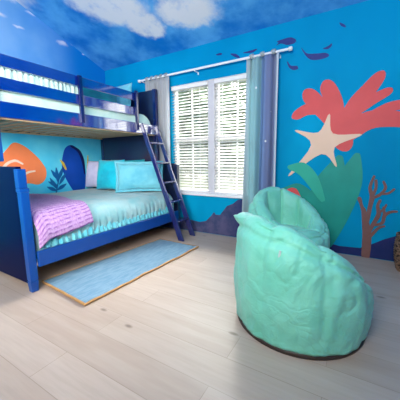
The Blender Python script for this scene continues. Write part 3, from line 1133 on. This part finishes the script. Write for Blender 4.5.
def pillow(name, w, h, t, mat, label, loc, yaw, lean, flange=.0, cat='pillow', group=None, roll=0.0, pinch=.06, seed=0):
    root = None
    b = MB()
    N = 26
    front, back = [], []
    for side, rows in ((1, front), (-1, back)):
        for j in range(N + 1):
            v = -1 + 2 * j / N
            row = []
            for i in range(N + 1):
                u = -1 + 2 * i / N
                fx = 1 - pinch * (1 - abs(v) ** 1.5) * abs(u) ** 3
                fz = 1 - pinch * (1 - abs(u) ** 1.5) * abs(v) ** 3
                th = max(0, (1 - abs(u) ** 2.6)) ** .6 * max(0, (1 - abs(v) ** 2.6)) ** .6
                nz = noise.noise(Vector((u * 1.7 + seed, v * 1.7, side * 2.0)))
                cr = .5 * noise.noise(Vector((u * 4 + seed, v * 4, 9 + side)))
                th = th * (1 + .22 * nz + .18 * cr)
                row.append((u * w / 2 * fx, -side * th * t / 2, h / 2 + v * h / 2 * fz))
            rows.append(row)
    b.grid(front)
    b.grid([r[::-1] for r in back])
    bmesh.ops.remove_doubles(b.bm, verts=b.bm.verts[:], dist=.0006)
    o = b.build(name, mat, smooth=True)
    o.location = loc
    o.rotation_euler = (-lean, roll, yaw)
    tag(o, label, cat, group)
    if flange:
        f = MB()
        rows = []
        M = 28
        ring = []
        for side in range(4):
            for i in range(M):
                q = -1 + 2 * i / M
                p = ((q, -1), (1, q), (-q, 1), (-1, -q))[side]
                ring.append(p)
        for kx, off in ((.90, .0), (.98, .0), (1.0, .0)):
            pass
        r_in, r_out = [], []
        for n_, (u, v) in enumerate(ring):
            fx = 1 - pinch * (1 - abs(v) ** 1.5) * abs(u) ** 3
            fz = 1 - pinch * (1 - abs(u) ** 1.5) * abs(v) ** 3
            wv = .006 * math.sin(n_ * .9)
            r_in.append((u * w / 2 * fx * .985, 0.0, h / 2 + v * h / 2 * fz * .985))
            r_out.append((u * (w / 2 * fx + flange), wv, h / 2 + v * (h / 2 * fz + flange)))
        f.grid([r_in, r_out], close_u=True)
        f.build('flange', mat, o, smooth=True, solid=.006)
    return o


pillow('pillow', .66, .37, .15, M_DEEPTEAL, 'dark teal pillow against the headboard behind the aqua pillow', (-3.02, 2.88, .66), 0.0, .06, .03, seed=3)
pillow('pillow', .44, .42, .15, M_LAV, 'pale lavender pillow, farthest from the ladder on the bottom bunk', (-3.40, 2.60, .64), .10, .22, seed=1)
pillow('pillow', .46, .43, .16, M_TEAL, 'bright turquoise pillow between the lavender and the aqua pillow', (-2.95, 2.47, .64), .15, .20, seed=5)
pillow('pillow', .60, .37, .17, M_AQUA, 'large aqua flanged pillow on the bottom bunk beside the ladder', (-2.50, 2.62, .65), .75, .22, .028, seed=8)
pillow('pillow', .54, .455, .14, M_AQUA, 'aqua pillow poking above the top bunk guard rail', (-3.04, 2.78, 1.67), .0, .12, seed=11)
pillow('bolster', .72, .30, .16, M_DEEPTEAL, 'deep teal bolster on the top bunk behind the guard rail', (-2.85, 2.26, 1.672), PI / 2 - .05, .05, cat='bolster', seed=13)

# knitted throw over the foot of the bottom bunk
b = MB()
uvl = b.bm.loops.layers.uv.new('UVMap')
nu, nv = 70, 46
sA = .12
s_edge = (WL[1] - WL[3] - WL[0]) + WL[3] * PI / 2


def throw_y1(x):
    return 1.76 - max(0.0, (x + 3.0)) * .22


rows, uvs = [], []
for i in range(nu + 1):
    u = i / nu
    row, ru = [], []
    for j in range(nv + 1):
        v = j / nv
        # how far it hangs below the mattress edge (longer at the foot corner)
        yq = 1.072 + (1.56 - 1.072) * v
        zlow = .345 + .07 * min(1, max(0, (yq - 1.075) / .07)) ** .8 + .045 * max(0, (yq - 1.2) / .36)
        smax = s_edge + (WL[2] - WL[3] - zlow)
        s = sA + (smax - sA) * u
        x, z, nx, nz = section(s, WL)
        y1 = throw_y1(x)
        y = 1.072 + (y1 - 1.072) * v
        yend = y - 1.04
        drop = .07 - math.sqrt(max(0, .07 ** 2 - max(0, .07 - yend) ** 2)) if yend < .07 else 0
        o = .024 + .006 * noise.noise(Vector((x * 6, y * 6, z * 6))) - drop * .8
        if u > .7:
            o += .014 * min(1, (u - .7) / .08) + .006 * (u - .7) / .3 * math.sin(y * 40)
        row.append((x + nx * o, y, z + nz * o))
        ru.append((u, v))
    rows.append(row)
    uvs.append(ru)
vs = b.grid(rows)
idx = {}
for i, r in enumerate(vs):
    for j, v in enumerate(r):
        idx[v] = uvs[i][j]
for f in b.bm.faces:
    for lp in f.loops:
        lp[uvl].uv = idx[lp.vert]
o = b.build('throw_blanket', M_KNIT, smooth=True, solid=.012, loc=(-2.6, 1.3, .4))
tag(o, 'lilac knitted throw over the foot corner of the bottom bunk', 'throw blanket')

# ------------------------------------------------------------------ rug
rg = thing('rug', 'long light blue woven rug with tan edging beside the bottom bunk', 'rug', (-1.92, 1.85, 0))
outline = [(-2.29, 1.135), (-1.63, 1.085), (-1.565, 2.575), (-2.165, 2.60)]


def lerp2(u, v):
    a = Vector(outline[0]) * (1 - u) + Vector(outline[1]) * u
    c = Vector(outline[3]) * (1 - u) + Vector(outline[2]) * u
    p = a * (1 - v) + c * v
    return p


b = MB()
rows = []
for j in range(61):
    v = j / 60
    row = []
    for i in range(21):
        u = i / 20
        p = lerp2(u, v)
        row.append((p.x + .008 * noise.noise(Vector((3, v * 6, u))), p.y + .006 * noise.noise(Vector((u * 5, v * 2, 7))), .011 + .006 * max(0, noise.noise(Vector((u * 2, v * 9, 5)))) + .010 * max(0, u - .8) * 5 * max(0, noise.noise(Vector((1, v * 11, 2))))))
    rows.append(row)
b.grid(rows)
hide_origin(b.build('pile', M_RUG, rg, smooth=True, solid=.012), rg)
b = MB()
edge = rows[0] + [r[-1] for r in rows[1:]] + rows[-1][::-1][1:] + [r[0] for r in rows[::-1]][1:-1]
pts = [Vector(p) + Vector((0, 0, .001)) for p in edge]
pts.append(pts[0])
b.tube(pts, .0095, 8, caps=False)
hide_origin(b.build('binding', M_RUGB, rg, smooth=True), rg)


# ------------------------------------------------------------------ bean bags
def beanbag(cx, cy, face, R, Hb, Hf, label, lip=None, tag_at=None, seed=0, hs=.27, yaw_k=1.0, wr=1.0):
    root = thing('bean_bag', label, 'bean bag', (cx, cy, 0))
    NA, NO, NI = 240, 52, 56

    def rimH(c):
        t = (1 - c) / 2
        return Hf + (Hb - Hf) * (t ** yaw_k)

    def crease(a, z, q):
        # sharp slanting wrinkles, deeper towards the rim
        p = Vector((math.cos(a) * 2.2 + seed + z * 2.0, math.sin(a) * 2.2 - z * 1.5, z * 5.0 + math.sin(a * 2) * .8))
        n_ = abs(noise.noise(p)) * 8.0
        n2_ = abs(noise.noise(p * 1.9 + Vector((7, 3, 1)))) * 8.0
        return (.009 * max(0, 1 - n_) ** 1.5 + .005 * max(0, 1 - n2_) ** 1.5) * (.25 + .75 * max(0, (q - .25) / .75))

    def pt(a, v):
        """a: angle, v in 0..1 outer wall, 1..2 over the rim to the seat centre"""
        c = math.cos(a - face)
        H = rimH(c)
        H += .018 * noise.noise(Vector((math.cos(a) * 2.5 + seed, math.sin(a) * 2.5, 3)))
        lipg = 0.0
        if lip:
            da = (a - lip[0] + PI) % (2 * PI) - PI
            lipg = math.exp(-(da / lip[3]) ** 2)
        # seams between the fabric panels
        seam = 0.0
        for kx in range(8):
            da = (a - face - PI / 8 - kx * PI / 4 + PI) % (2 * PI) - PI
            seam = max(seam, math.exp(-(da / .045) ** 2))
        w = .085
        if v <= 1:
            u = v
            z = .03 + (H - .03) * (1 - (1 - u) ** 1.15)
            q = z / H
            r = R * (.955 + .07 * math.sin(PI * min(1, q * .95 + .06)) ** .8)
            r -= .045 * max(0, (q - .80) / .20) ** 2
            r -= .008 * seam * (0.35 + .65 * q)
            r += wr * .010 * noise.noise(Vector((math.cos(a) * 5 + seed, math.sin(a) * 5, z * 7))) + wr * .005 * noise.noise(Vector((math.cos(a) * 9, math.sin(a) * 9, z * 12 + seed)))
            r += .007 * abs(math.cos(4 * (a - face))) * (.4 + .6 * q)
            r -= wr * crease(a, z, q)
            r -= .018 * math.exp(-((q - .92) / .026) ** 2)
            if lipg:
                g = max(0, (q - .80) / .20)
                r += lip[1] * lipg * g ** 1.5 + .018 * lipg * math.sin(q * 26) * g
                z += lip[2] * lipg * g
            return r, z
        u = v - 1
        Hh = H + (lip[2] * lipg if lip else 0)
        rr0 = R * (.955 + .07 * math.sin(PI * min(1, .95 + .06)) ** .8) - .045 + (lip[1] * lipg if lip else 0)
        # rolled rim then inner wall down to the seat
        if u < .25:
            t = u / .25
            r = rr0 - w * .5 * (1 - math.cos(PI * t)) * (1 + .4 * lipg)
            z = Hh + .022 * math.sin(PI * t) * (1 - .6 * seam)
        elif u < .65:
            t = (u - .25) / .40
            r1 = rr0 - w * (1 + .4 * lipg)
            r2_ = R * .50
            tt = t * t * (3 - 2 * t)
            r = r1 + (r2_ - r1) * (t ** 1.1)
            z = Hh + (hs - Hh) * (tt ** .8)
            z += .035 * math.sin(PI * t) * (1 if Hh > hs else 0)
            r -= (.030 * abs(math.cos(4 * (a - face))) - .012 + .5 * crease(a, z * 1.5, .9)) * math.sin(PI * t) - .02 * seam
        else:
            t = (u - .65) / .35
            r = R * .50 * (1 - t) + .0008
            z = hs + .03 * math.sin(PI / 2 * t)
        z += wr * .008 * noise.noise(Vector((r * math.cos(a) * 9 + seed, r * math.sin(a) * 9, 1)))
        return r, z

    b = MB()
    rows = []
    for i in range(NO + NI + 1):
        v = i / NO if i <= NO else 1 + (i - NO) / NI
        row = []
        for kx in range(NA):
            a = 2 * PI * kx / NA
            r, z = pt(a, v)
            row.append((r * math.cos(a), r * math.sin(a), z))
        rows.append(row)
    vs = b.grid(rows, close_u=True)
    b.bm.faces.new(vs[0])
    b.bm.faces.new(vs[-1])
    b.build('cover', M_BEAN, root, smooth=True)
    b = MB()
    ring0 = [(R * .975 * math.cos(2 * PI * i / 80), R * .975 * math.sin(2 * PI * i / 80), .0) for i in range(80)]
    ring1 = [(R * .985 * math.cos(2 * PI * i / 80), R * .985 * math.sin(2 * PI * i / 80), .022) for i in range(80)]
    ring2 = [(R * .94 * math.cos(2 * PI * i / 80), R * .94 * math.sin(2 * PI * i / 80), .03) for i in range(80)]
    vs = b.grid([ring0, ring1, ring2], close_u=True)
    b.bm.faces.new(vs[0])
    b.bm.faces.new(vs[-1])
    b.build('base_panel', M_BASE, root, smooth=True)
    if tag_at:
        a, z0 = tag_at
        c = math.cos(a - face)
        b = MB()
        best = min((abs(pt(a, i / 60)[1] - z0), i) for i in range(61))[1]
        r, z = pt(a, best / 60)
        d = Vector((math.cos(a), math.sin(a), 0))
        s = Vector((-math.sin(a), math.cos(a), 0))
        p = d * (r + .004) + Vector((0, 0, z))
        b.beam(p - Vector((0, 0, .019)), p + Vector((0, 0, .019)) + s * .004, .011, .004, s)
        o = b.build('label_tag', M_TAGW, root)
        o['label'] = 'small white woven tag'
    return root


beanbag(-.275, 1.715, math.radians(50), .403, .68, .19, 'mint green bean bag in front, its outer back towards the viewer',
        lip=(math.radians(184), .08, .03, .36), tag_at=(math.radians(-95), .56), seed=2, hs=.22, yaw_k=.6)
beanbag(-.545, 2.60, math.radians(-38), .375, .735, .38, 'mint green bean bag behind, nearer the curtain, open seat showing', seed=9, hs=.36)

# ------------------------------------------------------------------ wicker basket at the right edge
bk = thing('wicker_basket', 'dark brown wicker basket on the floor by the brown tree coral', 'basket', (.55, 2.985, 0))
b = MB()
rows = []
for j in range(60):
    z = .002 + .33 * j / 59
    rb = .15 + .03 * math.sin(PI * j / 59 * .8)
    row = []
    for i in range(72):
        a = 2 * PI * i / 72
        rr = rb + .004 * math.sin(j * PI / 2) * (1 if (i // 3) % 2 else -1)
        row.append((rr * math.cos(a), rr * math.sin(a), z))
    rows.append(row)
vs = b.grid(rows, close_u=True)
b.bm.faces.new(vs[0])
b.build('body', M_WICKER, bk, smooth=True, solid=.008)
b = MB()
b.tube([(.168 * math.cos(2 * PI * i / 40), .168 * math.sin(2 * PI * i / 40), .335) for i in range(41)], .011, 8, caps=False)
b.build('rim', M_WICKER, bk, smooth=True)
